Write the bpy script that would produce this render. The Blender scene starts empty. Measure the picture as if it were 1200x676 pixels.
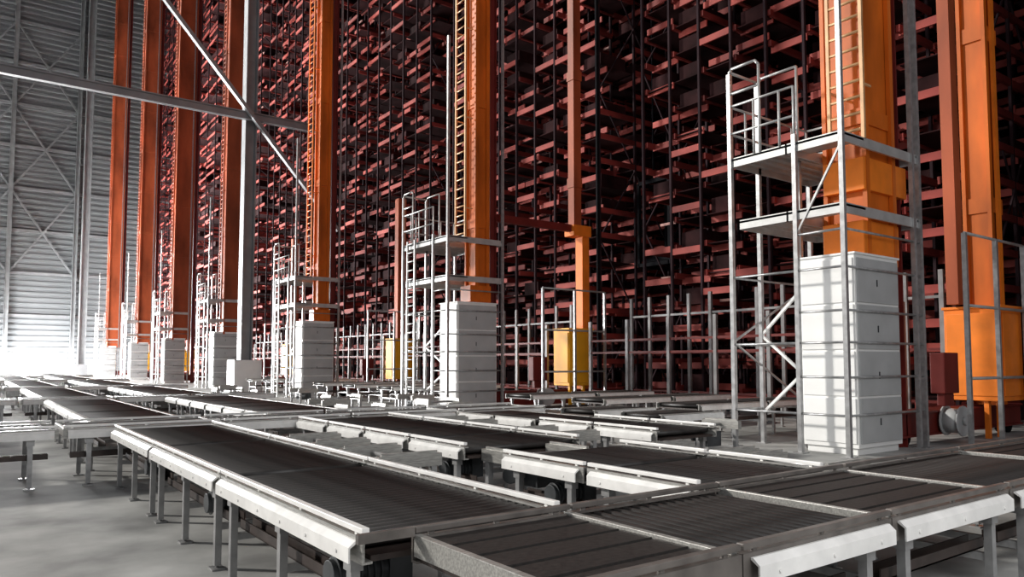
import bpy, math, random
from mathutils import Vector, Matrix
random.seed(4)
S = bpy.context.scene
COL = S.collection

# ---------------------------------------------------------------- materials
def mat(name, col, rough=0.5, metal=0.0, var=0.12, scale=4.0, bump=0.0, col2=None, emit=0.0, stretch=None, spec=0.5):
    m = bpy.data.materials.new(name); m.use_nodes = True
    nt = m.node_tree; b = nt.nodes['Principled BSDF']
    tc = nt.nodes.new('ShaderNodeTexCoord'); n = nt.nodes.new('ShaderNodeTexNoise')
    n.inputs['Scale'].default_value = scale; n.inputs['Detail'].default_value = 6
    src = tc.outputs['Object']
    if stretch:
        mp = nt.nodes.new('ShaderNodeMapping'); mp.inputs['Scale'].default_value = stretch
        nt.links.new(src, mp.inputs['Vector']); src = mp.outputs['Vector']
    nt.links.new(src, n.inputs['Vector'])
    r = nt.nodes.new('ShaderNodeValToRGB')
    c2 = col2 or tuple(max(0, c*(1-var*2)) for c in col)
    r.color_ramp.elements[0].position = 0.3; r.color_ramp.elements[1].position = 0.7
    r.color_ramp.elements[0].color = (*c2, 1); r.color_ramp.elements[1].color = (*col, 1)
    nt.links.new(n.outputs['Fac'], r.inputs['Fac'])
    nt.links.new(r.outputs['Color'], b.inputs['Base Color'])
    b.inputs['Roughness'].default_value = rough; b.inputs['Metallic'].default_value = metal
    b.inputs['Specular IOR Level'].default_value = spec
    if bump:
        bp = nt.nodes.new('ShaderNodeBump'); bp.inputs['Strength'].default_value = bump
        bp.inputs['Distance'].default_value = 0.01
        nt.links.new(n.outputs['Fac'], bp.inputs['Height']); nt.links.new(bp.outputs['Normal'], b.inputs['Normal'])
    if emit:
        b.inputs['Emission Color'].default_value = (*col, 1); b.inputs['Emission Strength'].default_value = emit
    return m
M = dict(
 orange=mat('orange_paint', (0.88,0.19,0.016), 0.42, 0, 0.33, 0.9, stretch=(1,1,.35), spec=.3),
 rust=mat('red_orange_paint', (0.50,0.11,0.04), 0.5, 0, 0.34, 0.7, stretch=(1,1,.35), spec=.25),
 amber=mat('amber_paint', (0.92,0.23,0.02), 0.45, 0, 0.14, 2, spec=.3),
 yellow=mat('yellow_paint', (0.98,0.46,0.02), 0.45, 0, 0.08, 2, spec=.3),
 darkred=mat('dark_red_paint', (0.18,0.020,0.015), 0.5, 0, 0.2, 1.2, spec=.3),
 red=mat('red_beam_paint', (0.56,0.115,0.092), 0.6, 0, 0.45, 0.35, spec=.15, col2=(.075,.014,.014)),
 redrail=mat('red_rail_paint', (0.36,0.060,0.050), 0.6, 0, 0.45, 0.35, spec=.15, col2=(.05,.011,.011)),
 palebeam=mat('faded_pink_beam_paint', (0.62,0.34,0.30), 0.6, 0, 0.3, 1, spec=.15),
 upright=mat('dark_upright_steel', (0.045,0.026,0.031), 0.8, 0.0, 0.3, 1, spec=.1),
 deck=mat('dark_shelf_deck', (0.050,0.018,0.019), 0.85, 0, 0.4, 1, spec=.1),
 pale=mat('pale_steel', (0.54,0.54,0.53), 0.4, 0.3, 0.15, 3),
 fence=mat('fence_grey_steel', (0.30,0.29,0.29), 0.5, 0.2, 0.3, 2),
 tan=mat('worn_orange_ladder_paint', (0.72,0.42,0.20), 0.45, 0.1, 0.2, 3),
 column=mat('grey_column_paint', (0.31,0.32,0.33), 0.5, 0.1, 0.15, 1),
 galv=mat('galvanised_steel', (0.46,0.46,0.46), 0.35, 0.5, 0.2, 8),
 white=mat('white_cabinet_paint', (0.88,0.88,0.86), 0.4, 0, 0.04, 2),
 grey=mat('grey_paint', (0.46,0.47,0.47), 0.5, 0, 0.08, 2),
 rail=mat('conveyor_aluminium', (0.50,0.49,0.46), 0.34, 0.4, 0.25, 10, stretch=(1,8,8)),
 panel=mat('conveyor_white_panel', (0.92,0.91,0.88), 0.28, 0.0, 0.12, 5),
 railb=mat('dull_brown_grey_rail', (0.19,0.17,0.155), 0.4, 0.2, 0.25, 6),
 roller=mat('dark_roller', (0.045,0.041,0.039), 0.5, 0.15, 0.35, 6),
 belt=mat('black_belt', (0.028,0.024,0.022), 0.6, 0, 0.3, 30, bump=0.3),
 bed=mat('bed_plate', (0.06,0.043,0.037), 0.5, 0.2, 0.3, 6),
 black=mat('black_steel', (0.010,0.010,0.012), 0.8, 0.0, 0.2, 3, spec=.05),
 floor=mat('concrete_floor', (0.52,0.52,0.50), 0.75, 0, 0.25, 1.1, bump=0.2, col2=(.20,.20,.195), spec=.3),
 plate=mat('floor_darkening_sheet', (0.08,0.072,0.068), 0.55, 0.1, 0.3, 3),
 wall=mat('wall_cladding', (0.24,0.252,0.262), 0.7, 0.0, 0.12, 0.15, spec=.2),
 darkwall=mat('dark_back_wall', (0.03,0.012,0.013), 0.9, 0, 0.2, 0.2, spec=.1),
 roof=mat('roof_sheet', (0.05,0.052,0.055), 0.7, 0.0, 0.2, 0.2),
 motor=mat('motor_grey', (0.07,0.075,0.08), 0.45, 0.3, 0.2, 6),
 glass=mat('blue_screen', (0.45,0.52,0.65), 0.2, 0, 0.1, 2),
 day=mat('daylight_opening', (1.0,1.0,0.98), 0.6, 0, 0.0, 1, emit=6.0),
)

# ---------------------------------------------------------------- mesh builder
import bmesh
class MB:
    def __init__(s): s.v=[]; s.f=[]; s.sm=[]
    def box(s,x0,x1,y0,y1,z0,z1):
        i=len(s.v)
        s.v+=[(x0,y0,z0),(x1,y0,z0),(x1,y1,z0),(x0,y1,z0),(x0,y0,z1),(x1,y0,z1),(x1,y1,z1),(x0,y1,z1)]
        for q in ((0,3,2,1),(4,5,6,7),(0,1,5,4),(1,2,6,5),(2,3,7,6),(3,0,4,7)):
            s.f.append(tuple(i+k for k in q)); s.sm.append(False)
        return s
    def cyl(s,p,q,r,n=8,smooth=True):
        p=Vector(p); q=Vector(q); d=(q-p).normalized()
        a=d.orthogonal().normalized(); b=d.cross(a)
        i=len(s.v)
        for c in (p,q):
            for k in range(n):
                t=2*math.pi*k/n
                s.v.append(tuple(c+a*math.cos(t)*r+b*math.sin(t)*r))
        for k in range(n):
            s.f.append((i+k,i+(k+1)%n,i+n+(k+1)%n,i+n+k)); s.sm.append(smooth)
        s.f.append(tuple(i+k for k in reversed(range(n)))); s.sm.append(False)
        s.f.append(tuple(i+n+k for k in range(n))); s.sm.append(False)
        return s
    def bar(s,p,q,w,h=None):
        h=h or w
        p=Vector(p); q=Vector(q); d=(q-p).normalized()
        up=Vector((0,0,1)) if abs(d.z)<0.95 else Vector((1,0,0))
        a=d.cross(up).normalized(); b=a.cross(d)
        i=len(s.v)
        for c in (p,q):
            for (u,v) in ((-1,-1),(1,-1),(1,1),(-1,1)):
                s.v.append(tuple(c+a*u*w/2+b*v*h/2))
        for qd in ((0,1,2,3),(7,6,5,4),(0,4,5,1),(1,5,6,2),(2,6,7,3),(3,7,4,0)):
            s.f.append(tuple(i+k for k in qd)); s.sm.append(False)
        return s
    def prof_x(s,prof,x0,x1):
        i=len(s.v); n=len(prof)
        for x in (x0,x1):
            for (y,z) in prof: s.v.append((x,y,z))
        for k in range(n):
            s.f.append((i+k,i+(k+1)%n,i+n+(k+1)%n,i+n+k)); s.sm.append(False)
        s.f.append(tuple(i+k for k in reversed(range(n)))); s.sm.append(False)
        s.f.append(tuple(i+n+k for k in range(n))); s.sm.append(False)
        return s
    def mesh(s,name,m,bevel=0):
        me=bpy.data.meshes.new(name); me.from_pydata(s.v,[],s.f)
        me.polygons.foreach_set('use_smooth',s.sm)
        me.materials.append(m)
        bm=bmesh.new(); bm.from_mesh(me)
        bmesh.ops.recalc_face_normals(bm,faces=bm.faces)
        if bevel:
            es=[e for e in bm.edges if e.calc_face_angle(0)>0.6]
            bmesh.ops.bevel(bm,geom=es,offset=bevel,segments=2,affect='EDGES',profile=0.6)
        bm.to_mesh(me); bm.free()
        return me
def put(name,me,parent=None,loc=(0,0,0),rz=0,**kw):
    o=bpy.data.objects.new(name,me); o.location=loc; o.rotation_euler=(0,0,rz)
    if parent: o.parent=parent
    for k,v in kw.items(): o[k]=v
    COL.objects.link(o); return o
def empty(name,loc,rz=0,**kw):
    o=put(name,None,None,loc,rz,**kw); o.empty_display_size=0.2; return o
def dup(root,loc,**kw):
    def rec(o,par):
        c=o.copy(); COL.objects.link(c)
        c.parent=par
        for ch in list(o.children): rec(ch,c)
        return c
    kids=list(root.children)
    r=root.copy(); COL.objects.link(r); r.location=loc
    for ch in kids: rec(ch,r)
    for k,v in kw.items(): r[k]=v
    return r

# ---------------------------------------------------------------- setting
CH=62
put('floor',MB().box(-125,20,-20,60,-0.2,0).mesh('floor',M['floor']),kind='structure')
w=MB(); y0,y1=-20,60
pts=[]; z=0
while z<CH:
    pts+=[(-125.0,z),(-125.0,z+0.3),(-124.8,z+0.38),(-124.8,z+0.68)]
    z+=0.78
for (x,zz) in pts: w.v+= [(x,y0,zz),(x,y1,zz)]
for k in range(len(pts)-1):
    w.f.append((2*k,2*k+1,2*k+3,2*k+2)); w.sm.append(False)
put('wall_left',w.mesh('wall_left',M['wall']),kind='structure')
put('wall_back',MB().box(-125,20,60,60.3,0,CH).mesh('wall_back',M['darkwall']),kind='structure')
c=MB().box(-125,20,-20,60,CH,CH+.3)
for k in range(30): c.box(-124,20,-20+k*2.7,-19.8+k*2.7,CH-.5,CH)
put('ceiling',c.mesh('ceiling',M['roof']),kind='structure')
put('door_1',MB().box(-124.75,-124.65,-18,11,0,3.0).mesh('door_1',M['day']),kind='structure')
t=MB()
for zz in (8,14,20,26,32,38,44,50): t.box(-124.75,-124.4,-20,18,zz,zz+.4)
put('trim_1',t.mesh('trim_1',M['column']),kind='structure')
t=MB()
for zz in (26,38,50):
    for (a,b) in ((-4,4),(4,12)):
        t.bar((-124.3,a,zz),(-124.3,b,zz-12),.22); t.bar((-124.2,b,zz),(-124.2,a,zz-12),.22)
put('trim_2',t.mesh('trim_2',M['column']),kind='structure')

# ---------------------------------------------------------------- conveyors
_cache={}
def cached(key,fn):
    if key not in _cache: _cache[key]=fn()
    return _cache[key]
HC=0.75
def conveyor(cx,cy,L,W,rot,style='roller',near=True,group='roller conveyors of the transfer line',panels=(True,True),motor=False,label=None,dull=False,guides=(True,True)):
    if style=='roller':
        nm='roller_conveyor'; lab=label or 'low dark roller conveyor with pale metal side frames on legs'
    else:
        nm='belt_conveyor'; lab=label or 'low transfer conveyor with black belt strips and metal frame'
    e=empty(nm,(cx,cy,0),rot,label=lab,category='conveyor',group=group)
    h=L/2; w2=W/2
    rm_='railb' if dull else 'rail'
    def railm():
        m=MB(); m.prof_x([(-.025,HC-.13),(.03,HC-.13),(.03,HC-.118),(-.012,HC-.118),(-.012,HC-.012),(.03,HC-.012),(.03,HC),(-.025,HC)],-h,h)
        return m.mesh('side_rail',M[rm_])
    me=cached(('rail',L,dull),railm)
    for sgn in (-1,1):
        put('side_rail',me,e,(0,sgn*w2,0),0 if sgn<0 else math.pi)
    def guidem():
        m=MB(); m.box(-h+.004,h-.004,-.02,.02,HC+.015,HC+.045)
        k=max(2,int(L/0.8))
        for i in range(k+1):
            x=-h+.1+(L-.2)*i/k; m.box(x-.015,x+.015,-.01,.01,HC-.01,HC+.02)
        return m.mesh('guide_rail',M['railb' if dull else 'panel'],.005)
    gm=cached(('guide',L,dull),guidem)
    def panelm():
        m=MB(); a=-h+.05; b=h-.05
        m.prof_x([(-.027,HC-.02),(-.04,HC-.02),(-.075,HC-.05),(-.075,HC-.125),(-.066,HC-.125),(-.066,HC-.055),(-.027,HC-.03)],a,b)
        k=int(L/0.4)
        for i in range(k):
            x=a+.15+i*(b-a-.3)/max(1,k-1); m.cyl((x,-.081,HC-.09),(x,-.074,HC-.09),.010,8)
        return m.mesh('side_panel',M['panel'])
    pm=cached(('panel',L),panelm)
    for sgn,on,gon in zip((-1,1),panels,guides):
        if near and gon: put('guide_rail',gm,e,(0,sgn*(w2+.005),0))
        if on: put('side_panel',pm,e,(0,sgn*w2,0),0 if sgn<0 else math.pi)
    if style=='roller':
        pitch=.078; n=int((L-.1)/pitch)
        def rm():
            m=MB(); m.cyl((0,-w2+.03,0),(0,w2-.03,0),.036,10); m.cyl((0,-w2,0),(0,w2,0),.01,6)
            return m.mesh('roller',M['roller'])
        if near:
            r=cached(('roller',W),rm)
            for i in range(n): put('roller',r,e,(-h+.09+i*pitch,0,HC-.045))
        else:
            def bm_():
                m=MB()
                for i in range(n): m.cyl((-h+.09+i*pitch,-w2+.03,HC-.045),(-h+.09+i*pitch,w2-.03,HC-.045),.036,6)
                return m.mesh('roller_bed',M['roller'])
            put('roller_bed',cached(('bed',L,W),bm_),e,kind='stuff')
    else:
        nb=max(3,int(W/.2)); bw=W/nb
        def bb():
            m=MB(); m.box(-h+.04,h-.04,-bw*.42,bw*.42,HC-.05,HC-.01); m.cyl((-h+.06,-bw*.36,HC-.04),(-h+.06,bw*.36,HC-.04),.03,10); m.cyl((h-.06,-bw*.36,HC-.04),(h-.06,bw*.36,HC-.04),.03,10)
            return m.mesh('belt_strip',M['belt'])
        b=cached(('belt',L,W),bb)
        for i in range(nb): put('belt_strip',b,e,(0,-w2+bw*(i+.5),0))
        def cb():
            return MB().box(-.02,.02,-w2,w2,HC-.10,HC+.008).mesh('end_bar',M['rail'],.004)
        c_=cached(('endbar',W,dull),cb)
        for x in (-h+.02,h-.02): put('end_bar',c_,e,(x,0,0))
    put('bed_plate',cached(('bp',L,W),lambda:MB().box(-h+.02,h-.02,-w2+.03,w2-.03,HC-.125,HC-.095).mesh('bed_plate',M['bed'])),e)
    def lm():
        m=MB(); m.box(-.028,.028,-.025,.025,.03,HC-.12); m.box(-.06,.06,-.05,.05,0,.015); m.cyl((0,0,.012),(0,0,.06),.014,8)
        m.box(-.045,.045,-.035,.035,HC-.20,HC-.13)
        return m.mesh('leg',M['galv'])
    lg=cached('leg',lm)
    xs=[-h+.2,h-.2] if L<1.6 else [-h+.2,0,h-.2] if L>2.2 else [-h+.3,h-.3]
    for x in xs:
        for sgn in (-1,1): put('leg',lg,e,(x,sgn*(w2-.02),0))
        put('cross_brace',cached(('xb',W),lambda:MB().box(-.02,.02,-w2+.02,w2-.02,.30,.35).mesh('cross_brace',M['galv'])),e,(x,0,0))
    put('cable_tray',cached(('lb',L),lambda:MB().box(-h+.1,h-.1,-.05,.05,.40,.41).box(-h+.1,h-.1,-.05,-.04,.40,.47).box(-h+.1,h-.1,.04,.05,.40,.47).mesh('cable_tray',M['bed'])),e,(0,-w2+.15,-.04))
    if motor:
        def mm():
            m=MB(); m.cyl((-.16,0,0),(.16,0,0),.08,16)
            for i in range(7): m.cyl((-.13+i*.04,0,0),(-.118+i*.04,0,0),.095,16)
            m.box(-.06,.08,-.05,.05,.08,.15); m.box(.16,.30,-.09,.09,-.10,.12)
            return m.mesh('drive_motor',M['motor'],.004)
        put('drive_motor',cached('motor',mm),e,(h-.45,-w2+.15,HC-.28),math.pi/2)
    return e
R90=math.pi/2
for cx in (-4.63,-7.15,-9.67): conveyor(cx,2.20,2.5,1.20,0,motor=True)
for cx,mt in ((-3.975,False),(-5.15,True),(-6.95,True),(-8.13,False),(-9.31,True),(-10.49,False)): conveyor(cx,4.85,1.13,1.5,0,motor=mt)
B=dict(dull=True)
b1=conveyor(-2.7,2.30,1.0,1.15,R90,'belt',panels=(False,False),**B)
put('stop_rail',MB().box(-.80,-.5,.565,.595,HC+.0,HC+.045).mesh('stop_rail',M['railb']),b1)
conveyor(-2.7,3.46,1.3,1.15,R90,'roller',panels=(True,False),**B)
conveyor(-2.7,4.89,1.54,1.15,R90,'belt',panels=(True,False),**B)
conveyor(-2.7,6.69,2.0,1.15,R90,'roller',panels=(True,False),motor=True,**B)
conveyor(-2.7,8.71,2.0,1.15,R90,'belt',panels=(True,False),**B)
conveyor(-2.7,10.73,2.0,1.15,R90,'roller',panels=(True,False),**B)
for cx in (-7.0,-8.2): conveyor(cx,7.5,1.15,1.1,0,panels=(True,True))
for cx in (-9.4,-10.5): conveyor(cx,7.5,1.05,1.1,0,near=False,panels=(True,True))
conveyor(-8.9,10.0,1.6,.9,R90,near=False,panels=(True,False))
conveyor(-10.4,9.9,1.6,.9,R90,near=False,panels=(True,False))
for X in (-11.75,-21.3,-31.5,-44.5,-58.5):
    y=-5.0; ymax={-11.75:8.5,-21.3:6.5}.get(X,5.5)
    while y<ymax:
        conveyor(X,y+1.0,1.95,1.1,R90,'roller' if int((y+5)//2)%3 else 'belt',near=(X>-12 and y>-3))
        y+=2.0
def span(x0,x1,cy,W,L=2.5):
    x=x0
    while x-L>x1:
        conveyor(x-L/2,cy,L,W,0,near=False); x-=L+.06
cross=[-11.75,-21.3,-31.5,-44.5,-58.5,-75]
for a,b in zip(cross[:-1],cross[1:]):
    for cy,W,L in ((-0.9,1.2,2.5),(2.13,1.25,2.5),(4.85,1.5,1.25)):
        if b<-60 and cy<0: continue
        span(a-.72,b+.72,cy,W,L)
for X in (-10.6,-13.4,-16.2,-24.2,-27.3,-30.4,-37.3,-40.0):
    for y in (13.2,15.6): conveyor(X,y,2.3,1.1,R90,'roller',near=False,group='feeder conveyors in front of the racks')
def transfer(x,y,rz):
    e=empty('chain_transfer',(x,y,0),rz,label='dark chain transfer unit with motor on short steel legs',category='conveyor',group='chain transfer units between conveyors')
    for yy in (-.42,.42):
        put('chain_track',cached('ct1',lambda:MB().box(-.34,.34,-.04,.04,.60,.72).box(-.30,.30,-.015,.015,.72,.745).mesh('chain_track',M['rail'])),e,(0,yy,0))
        for xx in (-.26,.26): put('leg',cached('ct2',lambda:MB().box(-.03,.03,-.03,.03,.012,.60).box(-.06,.06,-.06,.06,0,.012).mesh('leg',M['galv'])),e,(xx,yy,0))
    put('drive_shaft',cached('ct3',lambda:MB().cyl((0,-.42,.66),(0,.42,.66),.025,10).mesh('drive_shaft',M['galv'])),e)
    put('drive_motor',cached('ct4',lambda:MB().box(-.2,.2,-.16,.16,.36,.58).cyl((-.2,0,.47),(-.02,-.34,.47),.08,14).mesh('drive_motor',M['motor'],.006)),e)
    put('cross_brace',cached('ct5',lambda:MB().box(-.02,.02,-.42,.42,.2,.25).mesh('cross_brace',M['galv'])),e,(.26,0,0))
for p in ((-6.05,4.75,0),(-4.0,6.25,R90),(-5.2,6.3,R90),(-7.6,6.3,R90),(-9.9,6.3,R90),(-6.8,3.45,R90),(-8.4,3.45,R90),(-7.4,9.0,0),(-14.5,6.7,0),(-13.2,8.6,R90),(-17,7.0,R90),(-19,8.2,0),(-15.6,9.2,0),(-18,9.9,R90),(-24,7,0),(-27,7.4,0),(-24.5,9.2,R90),(-29.5,8,R90)): transfer(*p)
def plate(x0,x1,y0,y1):  # ribbed sheet added to darken the otherwise pale bare floor
    m=MB().box(x0,x1,y0,y1,0.001,.02)
    k=x0+.3
    while k<x1-.2: m.box(k,k+.03,y0+.05,y1-.05,.02,.032); k+=.3
    put('added_dark_sheet',m.mesh('added_dark_sheet',M['plate']),None,label='dark ribbed sheet added to darken the concrete floor',category='added sheet',group='added dark sheets before the crane')
for y in (6.85,8.75): plate(-5.55,-3.6,y+.02,y+1.86)

# ---------------------------------------------------------------- stacker crane
HM=58
def crane(X,xl,V,label):
    e=empty('stacker_crane',(X,12.0,0),0,label=label,category='crane',group='stacker cranes at the rack aisles')
    def P(n,mb,m,bevel=0,par=None,**kw): return put(n,mb.mesh(n,M[m],bevel),par or e,**kw)
    if V==1: ya,yb,xa0,xb0,mm=1.15,2.05,-.45,.22,'orange'
    elif V in (2,3): ya,yb,xa0,xb0,mm=1.2,1.6,-.24,.22,'orange'
    else: ya,yb,xa0,xb0,mm=1.0,2.2,-.36,.36,'rust'
    PD=2.7 if V==1 else 2.1
    m=MB().box(xa0,xb0,ya,yb,3.4,HM)
    for x in (xa0-.05,xb0+.05): m.box(x-.04,x+.04,ya-.08,ya+.04,3.4,HM); m.box(x-.04,x+.04,yb-.04,yb+.08,3.4,HM)
    z=6
    while z<HM: m.box(xa0-.04,xb0+.04,ya-.04,yb+.04,z,z+.3); z+=4
    P('mast',m,mm)
    P('mast_guide',MB().box(-.16,.16,yb+.2,yb+.38,0,HM).box(-.22,.22,yb+.38,yb+.42,0,HM),'darkred',label='dark red vertical guide column')
    if V==1:
        P('mast_collar',MB().box(-.50,.30,1.0,2.55,4.75,5.35),'amber',.015)
        P('mast_foot',MB().box(-.50,.30,.95,2.2,3.56,4.18),'amber',.015)
    else:
        P('mast_foot',MB().box(-.30,.30,.95,1.75,3.56,4.1),'orange',.015)
    P('cable_chain',MB().box(xa0-.2,xa0-.12,yb-.2,yb-.08,3.56,HM),'black')
    def ladder(x0,x1,y,z0,z1,pitch=.3,r=.018):
        m=MB()
        for x in (x0,x1): m.box(x-.03,x+.03,y-.03,y+.03,z0,z1)
        z=z0+.2
        while z<z1: m.cyl((x0,y,z),(x1,y,z),r,6); z+=pitch
        z=z0+1
        while z<z1:
            for x in (x0,x1): m.box(x-.015,x+.015,y,y+.28,z,z+.04)
            z+=3
        return m
    if V==1: P('ladder',ladder(-.22,.42,.80,5.6,HM,r=.028),'tan')
    else: P('ladder',ladder(-.44,.14,.84,5.6,HM,r=.024),{2:'tan',3:'amber',4:'rust'}[V])
    if V>1: P('access_ladder',ladder(xl+.45,xl+.95,-.07,0,5.7,r=.022),'pale')
    cab=P('electrical_cabinet',MB().box(-.65,.4,.4,1.9,.12,3.5).box(-.6,.35,.45,1.85,0,.12).box(-.68,.43,.37,1.93,3.5,3.54),'white',.01,label='tall white electrical cabinet')
    for k in range(4):
        z=.2+k*.82
        P('door',MB().box(-.62,.37,.375,.40,z,z+.78),'white',.008,cab)
        P('door',MB().box(.40,.425,.45,1.86,z,z+.78),'grey',.008,cab,label='cabinet door greyed to show its shaded side')  # side doors coloured grey to put in the shade of that face
        P('handle',MB().box(.425,.44,1.08,1.10,z+.3,z+.42),'motor',0,cab)
    r=.04
    posts=[(xl,0,7.3),(xl,.9,7.3),(-.45,0,5.75),(.45,0,12),(.45,PD,HM),(xl,PD,5.6),(-.95,.9,5.6),(-.95,PD,5.6)]
    if V==1: posts.append((.45,2.45,HM))
    for (x,y,h) in posts:
        P('post',MB().box(x-r,x+r,y-r,y+r,.02,h).box(x-.1,x+.1,y-.1,y+.1,0,.02),'galv')
    for z,xa in ((5.55,xl),(4.3,xl+.15)):
        d=MB()
        d.box(xa,-.62,0,PD,z,z+.04); d.box(-.62,.45,0,.74,z,z+.04); d.box(-.62,.45,PD-.08,PD,z,z+.04)
        for yy in (0,PD-.04): d.box(xa,.45,yy,yy+.04,z-.12,z+.06)
        for xx in (xa,.41,-.64): d.box(xx,xx+.04,0,PD,z-.12,z+.06)
        k=0
        while xa+.25*k<-.65: d.box(xa+.25*k,xa+.25*k+.03,0.04,PD-.04,z-.06,z); k+=1
        P('platform_deck',d,'pale')
    g=MB()
    for z in (6.1,6.65):
        g.cyl((xl,0,z),(-.45,0,z),.024); g.cyl((xl,PD-.05,z),(-.6,PD-.05,z),.024); g.cyl((xl,0,z),(xl,PD-.05,z),.024)
    for y in (.5,PD-.6,PD-.05): g.cyl((xl,y,5.6),(xl,y,6.65),.024)
    for x in (xl+.55,xl+1.1): g.cyl((x,0,5.6),(x,0,6.65),.024)
    g.cyl((-.45,0,5.6),(-.45,0,6.65),.024)
    P('guard_rail',g,'pale')
    g=MB()
    for (a,b) in (((xl,0,7.3),(xl+.06,0,7.4)),((xl+.06,0,7.4),(xl+.6,0,7.4)),((xl+.6,0,7.4),(xl+.68,0,7.3)),((xl+.68,0,7.3),(xl+.68,0,5.6)),((xl,0,7.35),(xl,.9,7.35)),((xl,0,6.9),(xl+.68,0,6.9)),((xl,0.9,7.3),(xl+.1,.9,7.4)),((xl+.1,.9,7.4),(xl+.9,.9,7.4)),((xl+.9,.9,7.4),(xl+.9,.9,5.6))): g.cyl(a,b,.028)
    P('gate_hoop',g,'pale')
    for z in (.7,1.35,1.95,2.5,3.25,3.9):
        g=MB().cyl((-.45,0,z),(.45,0,z),.022).cyl((.45,0,z),(.45,PD,z),.022)
        if z in (.7,3.25,1.95): g.cyl((xl,0,z),(xl,PD,z),.022).cyl((xl,PD,z),(-.95,PD,z),.022).cyl((xl,0,z),(-.45,0,z),.022)
        P('tie_rail',g,'galv')
    g=MB(); zz=[.6,1.4,2.15,3.0]; xx=[xl,-.95,xl,-.95]
    for k in range(3): g.bar((xx[k],.9,zz[k]),(xx[k+1],.9,zz[k+1]),.05)
    P('diagonal_brace',g,'white')
    if V==1:
        P('diagonal_brace',MB().bar((xl,2.7,.6),(xl,0,2.0),.035).bar((xl,0,2.0),(xl,2.7,3.3),.035),'galv')
        P('diagonal_brace',MB().bar((-.45,0,3.9),(.45,0,5.4),.035),'galv')
    P('hoist_motor',MB().box(xl+.5,xl+1.1,1.2,1.9,4.36,4.62).cyl((xl+.2,1.5,4.5),(xl+.5,1.5,4.5),.12,14),'grey',.01)
    P('base_beam',MB().box(-.22,.22,1.95,7.8,.22,.62).box(-.27,.27,1.95,7.8,.62,.66).box(-.27,.27,1.95,7.8,.18,.22),'darkred',label='dark red base beam')
    for y in (2.6,7.4): P('wheel',MB().cyl((-.12,y,.2),(.12,y,.2),.2,20),'black')
    P('hoist_drum',MB().cyl((.3,3.9,.45),(.6,3.9,.45),.24,24).cyl((.28,3.9,.45),(.31,3.9,.45),.30,24).cyl((.59,3.9,.45),(.62,3.9,.45),.30,24).cyl((.62,3.9,.45),(.68,3.9,.45),.08,16),'grey')
    P('drive_box',MB().box(.28,.56,3.3,3.9,1.0,1.8).box(.35,.5,3.4,3.8,.75,1.0),'darkred',.02,label='dark red drive box')
    if V==1:
        m=MB().box(-.22,.22,6.5,7.1,.6,HM)
        for x in (-.26,.26): m.box(x-.04,x+.04,6.42,6.54,.6,HM)
        z=5
        while z<HM: m.box(-.26,.26,6.46,7.14,z,z+.35); z+=4
        P('mast',m,'orange')
        P('mast',MB().box(-.10,.14,5.0,5.3,2.85,HM),'rust')
        P('mast_guide',MB().box(.26,.32,6.75,6.9,2.85,HM),'amber',label='bright orange guide strip')
        ca=5.3; cx0,cx1,cm=-.30,.80,'amber'
    elif V==2:
        m=MB().box(-.30,.02,5.6,5.95,6.6,HM)
        z=8
        while z<HM: m.box(-.33,.05,5.57,5.98,z,z+.35); z+=4
        P('mast',m,'rust')
        P('mast_foot',MB().box(-.33,.05,5.97,6.3,.6,6.2).box(-.40,.12,5.5,6.35,6.2,6.6),'amber',.01)
        P('cross_beam',MB().box(-.2,0,2.1,5.5,6.35,6.6),'darkred',label='dark red horizontal link beam')
        P('cable_chain',MB().box(0,.08,6.7,6.82,.6,HM),'black')
        ca=4.85; cx0,cx1,cm=-.25,.60,'yellow'
    else:
        P('mast',MB().box(-.45,-.08,5.5,5.95,.6,10),'rust'); ca=4.95; cx0,cx1,cm=-.25,.55,'yellow'
    cw=1.1
    P('rear_cabinet',MB().box(cx0,cx1,ca,ca+cw,.8,2.75).box(cx0+.05,cx1-.05,ca-.03,ca,.9,2.65).box(cx1,cx1+.03,ca+.08,ca+cw-.08,.9,2.65).box(cx0-.03,cx1+.04,ca-.04,ca+cw+.03,2.75,2.81).box(.4,.5,ca+.1,ca+.2,0,.8).box(.4,.5,ca+.7,ca+.8,0,.8),cm,.01,label='orange control cabinet')
    for (x,y) in ((.95,3.4),(.95,6.2),(.95,4.8)): P('post',MB().box(x-.04,x+.04,y-.04,y+.04,0,4.1),'galv')
    g=MB()
    for z in (4.1,2.7,1.3): g.cyl((.95,3.4,z),(.95,6.2,z),.03)
    P('guard_rail',g,'pale')
    return e
XA=[-7.25]+[-7.45-o for o in (12.8,26.2,41.5,56,71,90)]
crane(XA[0],-1.85,1,'tall orange twin-mast stacker crane with steel scaffold platform and white cabinet')
crane(XA[1],-2.5,2,'orange stacker crane with pale ladder, service platform and white cabinet')
crane(XA[2],-2.5,3,'orange stacker crane with orange ladder and low service platform')
c4=crane(XA[3],-2.3,4,'red-orange stacker crane standing further along the conveyor row')
for x in XA[4:]: dup(c4,(x,12.0,0))

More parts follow.
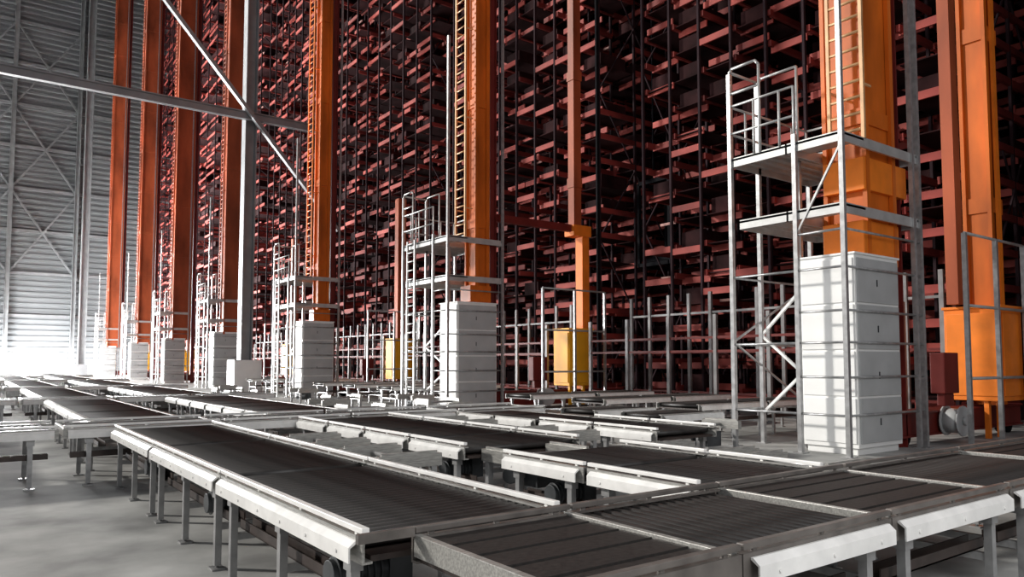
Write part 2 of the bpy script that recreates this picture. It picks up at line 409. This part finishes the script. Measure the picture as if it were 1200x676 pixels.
e=empty('load_carriage',(XA[1]+0.2,22.4,0),0,label='black steel load carriage hanging between crane masts',category='lift carriage')
def P2(n,mb,m): return put(n,mb.mesh(n,M[m]),e)
m=MB()
for x in (-.8,.8):
    for y in (-.8,.8): m.box(x-.06,x+.06,y-.06,y+.06,5.4,8.8)
for z in (5.4,8.7):
    m.box(-.8,.8,-.86,-.74,z,z+.15); m.box(-.8,.8,.74,.86,z,z+.15); m.box(-.86,-.74,-.8,.8,z,z+.15); m.box(.74,.86,-.8,.8,z,z+.15)
P2('carriage_frame',m,'black'); P2('fork_table',MB().box(-.7,.7,-.7,.7,5.6,5.75).box(-.4,.4,-.5,.3,5.75,5.95),'black')
P2('display_panel',MB().box(.3,.74,-.6,-.1,8.3,8.6),'glass')
P2('hoist_cable',MB().cyl((0,-.8,8.8),(0,-.8,40),.04),'black'); P2('hoist_cable',MB().cyl((0,.8,8.8),(0,.8,40),.04),'black')

# ---------------------------------------------------------------- racks
LV=1.0
def rack(x0,x1,split=True,y0=20.0,y1=36.0,nx=9,ny=9,HR=40):
    e=empty('storage_rack',((x0+x1)/2,y0,0),0,label='very tall storage rack with dark uprights and red beams',category='storage rack',group='storage racks behind the cranes')
    W=x1-x0; D=y1-y0; cxl=-W/2
    upm=MB().box(-.04,.04,-.05,.05,0,HR).mesh('upright',M['upright'])
    xs=[cxl+W*i/(nx-1) for i in range(nx)]; ys=[D*j/(ny-1) for j in range(ny)]
    bwx=W/(nx-1); bwy=D/(ny-1)
    levels=[.5+LV*k for k in range(int(HR/LV))]
    cam=Vector((0,0,1.6)); org=Vector(((x0+x1)/2,y0,0))
    def emit(name,me,fn,locs,m):
        locs=sorted(locs,key=lambda l:(Vector(l)+org-cam).length)
        k=100 if split else 0
        for l in locs[:k]: put(name,me,e,l)
        if locs[k:]:
            b=MB()
            for l in locs[k:]: fn(b,*l)
            put(name,b.mesh(name,M[m]),e,kind='stuff')
    emit('upright',upm,lambda b,x,y,z:b.box(x-.04,x+.04,y-.05,y+.05,0,HR),[(x,y,0) for x in xs for y in ys],'upright')
    h=bwx/2-.04
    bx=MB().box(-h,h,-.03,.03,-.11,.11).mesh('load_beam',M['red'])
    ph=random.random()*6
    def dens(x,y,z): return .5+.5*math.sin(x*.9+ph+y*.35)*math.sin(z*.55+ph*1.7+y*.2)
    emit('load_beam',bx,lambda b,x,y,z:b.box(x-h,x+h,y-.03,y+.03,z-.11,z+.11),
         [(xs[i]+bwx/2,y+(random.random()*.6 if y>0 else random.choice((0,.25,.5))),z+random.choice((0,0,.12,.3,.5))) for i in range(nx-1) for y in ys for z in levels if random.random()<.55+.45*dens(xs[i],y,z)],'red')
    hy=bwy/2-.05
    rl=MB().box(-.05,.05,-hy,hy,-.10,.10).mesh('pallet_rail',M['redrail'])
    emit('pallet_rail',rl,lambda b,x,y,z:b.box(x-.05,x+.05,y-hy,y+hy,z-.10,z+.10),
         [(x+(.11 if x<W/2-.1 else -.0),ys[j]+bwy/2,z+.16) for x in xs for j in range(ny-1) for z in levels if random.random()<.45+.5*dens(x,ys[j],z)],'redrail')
    d=MB(); pb=MB()
    for i in range(nx-1):
        for j in range(ny-1):
            for z in levels:
                q=random.random()
                if q<.55: d.box(xs[i]+.1,xs[i+1]-.08,ys[j]+.12,ys[j+1]-.08,z+.12,z+.15)
                if q<.22: d.box(xs[i]+.2,xs[i+1]-.2,ys[j]+.3,ys[j+1]-.3,z+.15,z+.7)
                if random.random()<.10: pb.box(xs[i]+.15,xs[i]+.15+random.uniform(.3,.8),ys[j]+.7,ys[j]+.76,z+.18,z+.27)
    put('shelf_deck',d.mesh('shelf_deck',M['deck']),e,kind='stuff')
    put('shelf_edge',pb.mesh('shelf_edge',M['palebeam']),e,kind='stuff')
    for xx in (xs[0],xs[-1]):
        d=MB()
        for j in range(ny-1):
            for k in range(0,len(levels)-3,3):
                a=(xx,ys[j],levels[k]); b_=(xx,ys[j+1],levels[k+3])
                if (j+k)%2: a,b_=(xx,ys[j+1],levels[k]),(xx,ys[j],levels[k+3])
                d.bar(a,b_,.05)
        put('bracing',d.mesh('bracing',M['upright']),e)
    return e
for i in range(len(XA)-1):
    rack(XA[i+1]+1.2,XA[i]-1.2,split=(i<3),nx=9 if i<4 else 6,ny=9 if i<3 else 5,HR=40 if i<3 else 58)
rack(XA[-1]-14,XA[-1]-1.2,split=False,nx=6,ny=5,HR=58)
rack(XA[0]+1.2,XA[0]+11,split=False,nx=6)
for i in range(len(XA)-1):
    a,b=XA[i+1]+1.2,XA[i]-1.2
    for fy,n,H in ((19.3,13,3.9),(17.3,7,3.0)):
        if fy<18 and i>3: continue
        e=empty('safety_fence',((a+b)/2,fy,0),0,label='grey steel post-and-rail guard fence before the racks',category='fence',group='guard fences at the rack ends')
        W=b-a
        pm=cached(('fp',H),lambda:MB().box(-.055,.055,-.045,.045,0,H).box(-.12,.12,-.1,.1,0,.03).mesh('fence_post',M['fence']))
        for k in range(n): put('fence_post',pm,e,(-W/2+W*k/(n-1),0,0))
        for z in (.6,1.9,H-.7): put('fence_rail',MB().box(-W/2,W/2,-.02,.02,z,z+.07).mesh('fence_rail',M['darkred' if z<3 else 'fence']),e)

# ---------------------------------------------------------------- building steel
def column_mesh(h,w,base,m):
    e=MB().box(-w,w,-w*.9,-w*.7,0,h).box(-w,w,w*.7,w*.9,0,h).box(-w*.12,w*.12,-w*.7,w*.7,0,h)
    if base: e.box(-w*1.5,w*1.5,-w*1.4,w*1.4,0,1.4)
    return e.mesh('column',M[m])
bf=empty('bracing_frame',(-42.6,12.55,0),0,label='grey steel column with long beam and crossing diagonal brace',category='steel frame')
put('column',column_mesh(58,.36,False,'column'),bf)
put('column_base',MB().box(-.7,.7,-.75,.75,0,1.75).box(-.75,.75,-.8,.8,0,.15).mesh('column_base',M['white'],.02),bf,label='white boxed column base')
put('beam',MB().box(-.15,.15,-27,4.1,15.3,15.36).box(-.15,.15,-27,4.1,15.7,15.76).box(-.03,.03,-27,4.1,15.3,15.7).mesh('beam',M['column']),bf,(.51,0,0))
put('diagonal_brace',MB().bar((0,-8.9,25.6),(0,5.1,9.5),.3,.2).mesh('diagonal_brace',M['column']),bf,(.82,0,0))
def column(x,y,h,w,base):
    put('steel_column',column_mesh(h,w,base,'column'),None,(x,y,0),label='grey steel building column against ribbed wall',category='column')
column(-114,12.2,58,.5,True)
for y in (-4,4,12): column(-123.8,y,58,.3,False)

# ---------------------------------------------------------------- light
wd=bpy.data.worlds.new('World'); S.world=wd; wd.use_nodes=True
wd.node_tree.nodes['Background'].inputs[0].default_value=(0.88,0.90,0.95,1)
wd.node_tree.nodes['Background'].inputs[1].default_value=0.42
def area(loc,d,sx,sy,en,col=(1,1,1)):
    l=bpy.data.lights.new('Area','AREA'); l.shape='RECTANGLE'; l.size=sx; l.size_y=sy; l.energy=en; l.color=col
    o=bpy.data.objects.new('area_light',l); o.location=loc; o.rotation_euler=Vector(d).to_track_quat('-Z','Y').to_euler(); COL.objects.link(o); return o  # serves the door daylight as well as the added fills
s=bpy.data.lights.new('Sun','SUN'); s.energy=2.9; s.angle=math.radians(4); s.color=(1,.96,.9)
so=bpy.data.objects.new('sun_light',s); COL.objects.link(so)
so.rotation_euler=Vector((0.62,0.66,-0.42)).to_track_quat('-Z','Y').to_euler()
area((-112,0,8),(1,0.05,-0.08),14,20,42000)
area((-88,-9,3.5),(.25,1,-.35),60,4,75000)  # unseen fill added to brighten the lower far cranes and floor
area((-121,2,1.0),(-1,0,.1),28,1.2,5000)  # added lamp that brightens the foot of the end wall
area((3.5,3,6),(-1,.25,-.75),4,4,420)  # unseen lamp added to whiten the near conveyor side panels

# ---------------------------------------------------------------- camera
cd=bpy.data.cameras.new('Camera'); cd.sensor_width=36; cd.lens=26.1; cd.clip_end=400
co=bpy.data.objects.new('Camera',cd); co.location=(0,0,1.6)
co.rotation_euler=(math.radians(90)+math.atan(.06),0,math.radians(53.8)); COL.objects.link(co)
cd.shift_y=(87-.06*870)/1200
S.camera=co
S.view_settings.view_transform='Standard'
S.view_settings.look='None'
